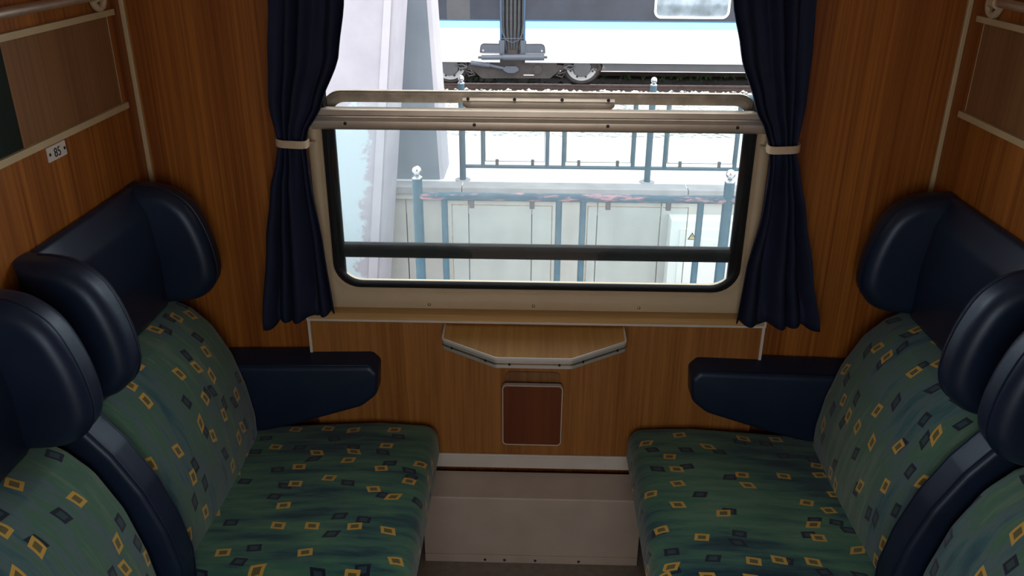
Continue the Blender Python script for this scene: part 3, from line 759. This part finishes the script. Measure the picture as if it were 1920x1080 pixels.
tp_(G().tube([(-.63, TY-.02, -.405), (-.24, TY-.02, -.405)], .007, 6), 'hanging_cable', 'damper', True)
# fenders
for s in (-1, 1):
    c = -.435
    poly = rpoly([(c+s*.20, -.665, .01), (c+s*.20, -.50, .01), (c+s*.585, -.495, .12), (c+s*.60, -.665, .02)], 6)
    fd = tp_(G().prism(poly, XZ, TY-.02, TY+.5), 'fender', 'damper')
    tsub(G().rings([[(x, TY-.026, z) for x, z in poly], [(x, TY-.02, z) for x, z in inset(poly, .02)], [(x, TY-.019, z) for x, z in poly]]), 'fender_edge', 'skirt', fd)
    tsub(G().tube([(c+s*.535, TY-.02, -.62), (c+s*.535, TY-.035, -.62)], .018, 10), 'fender_bolt', 'disc', fd)
    tp_(G().box(c+s*.19-.045, c+s*.19+.045, TY-.03, TY+.3, -.70, -.44, .01), 'strut', 'damper')
# lateral dampers
tp_(G().tube([(-1.06, TY-.09, -.735), (-.985, TY-.09, -.735)], .022, 10).tube([(.10, TY-.09, -.722), (.20, TY-.09, -.722)], .022, 10), 'damper_pin', 'skirt')
tp_(G().tube([(-1.0, TY-.09, -.735), (-.60, TY-.09, -.730)], .042, 14), 'damper_sleeve', 'damper', True)
tp_(G().tube([(-.61, TY-.09, -.730), (.145, TY-.09, -.722)], .055, 14), 'damper_barrel', 'damper', True)
# bogie frame
bf = rpoly([(-1.24, -.815, .01), (.36, -.80, .01), (.38, -.875, .02), (.56, -.90, .02), (.56, -.965, .02), (.43, -.985, .03), (.26, -1.125, .05), (-1.00, -1.135, .05), (-1.18, -.99, .03), (-1.33, -.985, .02), (-1.33, -.905, .02), (-1.24, -.895, .01)], 4)
bo = tp_(G().prism(bf, XZ, TY+.05, TY+.22), 'bogie_frame', 'bogie')
tsub(G().box(-.95, .12, TY+.02, TY+.3, -.82, -.77), 'bolster', 'bogie', bo)
tsub(G().tube([(.03, TY+.055, -.965), (.03, TY+.03, -.965)], .085, 20), 'cover_disc', 'bogie', bo)
tsub(G().tube([(-1.20, TY-.0, -.850), (-.85, TY-.0, -.890)], .045, 12).tube([(-.86, TY-.0, -.889), (-.58, TY-.0, -.945)], .030, 12), 'yaw_damper', 'damper', bo, True)
tsub(G().prism(rpoly([(-.56, -.90, .01), (-.36, -.90, .02), (-.30, -.965, .04), (-.40, -1.02, .05), (-.52, -1.02, .05), (-.62, -.965, .04)], 4), XZ, TY-.03, TY+.05), 'damper_bracket', 'damper', bo)
tsub(G().box(-.23, -.04, TY+.047, TY+.05, -1.075, -1.06), 'white_stencil', 'plate', bo)
for cxw in (-1.60, .845):
    R_ = .375; cz = -1.257+R_
    wh = tp_(G().tube([(cxw, TY+.16, cz), (cxw, TY+.19, cz), (cxw, TY+.30, cz), (cxw, TY+.33, cz)], [R_-.03, R_, R_, R_+.03], 40), 'wheel', 'bogie', True)
    tsub(G().rings([[(cxw+r*math.cos(2*PI*k/36), y, cz+r*math.sin(2*PI*k/36)) for k in range(36)] for r, y in ((.295, TY+.16), (.295, TY+.13), (.12, TY+.13))], cap1=True), 'brake_disc', 'disc', wh)
    for k in range(9):
        a = 2*PI*(k+.25)/9
        tsub(G().tube([(cxw+.235*math.cos(a), TY+.131, cz+.235*math.sin(a)), (cxw+.235*math.cos(a), TY+.12, cz+.235*math.sin(a))], .02, 8), 'disc_bolt', 'bogie', wh)
    tsub(G().tube([(cxw, TY+.13, cz-.04), (cxw, TY+.03, cz-.04)], [.19, .165], 10), 'axle_box', 'skirt', wh, True)
    s = 1 if cxw > 0 else -1
    cov = rpoly([(cxw-.38, -.97, .03), (cxw-.34, -.87, .05), (cxw-.24, -.825, .05), (cxw+.24, -.825, .05), (cxw+.36, -.87, .05), (cxw+.36, -1.0, .05), (cxw+.22, -.93, .04), (cxw+.16, -.985, .04), (cxw-.16, -.985, .04), (cxw-.24, -.94, .04)], 4)
    tsub(G().prism(cov, XZ, TY+.09, TY+.125), 'brake_shroud', 'bogie', wh)
    arch = [(cxw+a, TY+.04, b) for a, b in ((-.36, -.98), (-.32, -.88), (-.22, -.835), (.20, -.832), (.30, -.85), (.33, -.93), (.28, -.985), (.22, -.95))]
    tsub(G().tube(arch, .016, 8), 'brake_hose', 'bogie', wh, True)
    tsub(G().tube([(cxw-s*.33, TY+.03, -.93), (cxw-s*.24, TY+.03, -.88), (cxw-s*.12, TY+.02, -.90), (cxw-s*.22, TY+.03, -.96), (cxw-s*.33, TY+.03, -.93)], .017, 8), 'brake_hose', 'skirt', wh, True)
    tsub(G().tube([(cxw-s*.42, TY+.03, -1.04), (cxw-s*.30, TY+.02, -1.0), (cxw-s*.36, TY+.02, -1.09), (cxw-s*.47, TY+.03, -1.07), (cxw-s*.40, TY+.03, -.99)], .02, 8), 'brake_linkage', 'bogie', wh, True)
    tp_(G().box(cxw-.36, cxw+.36, TY+.12, 16.4, -.86, -.82), 'wheel_arch', 'bogie')
tp_(G().box(-2.3, 1.3, TY+.5, 16.3, -.95, -.84), 'underframe', 'black')
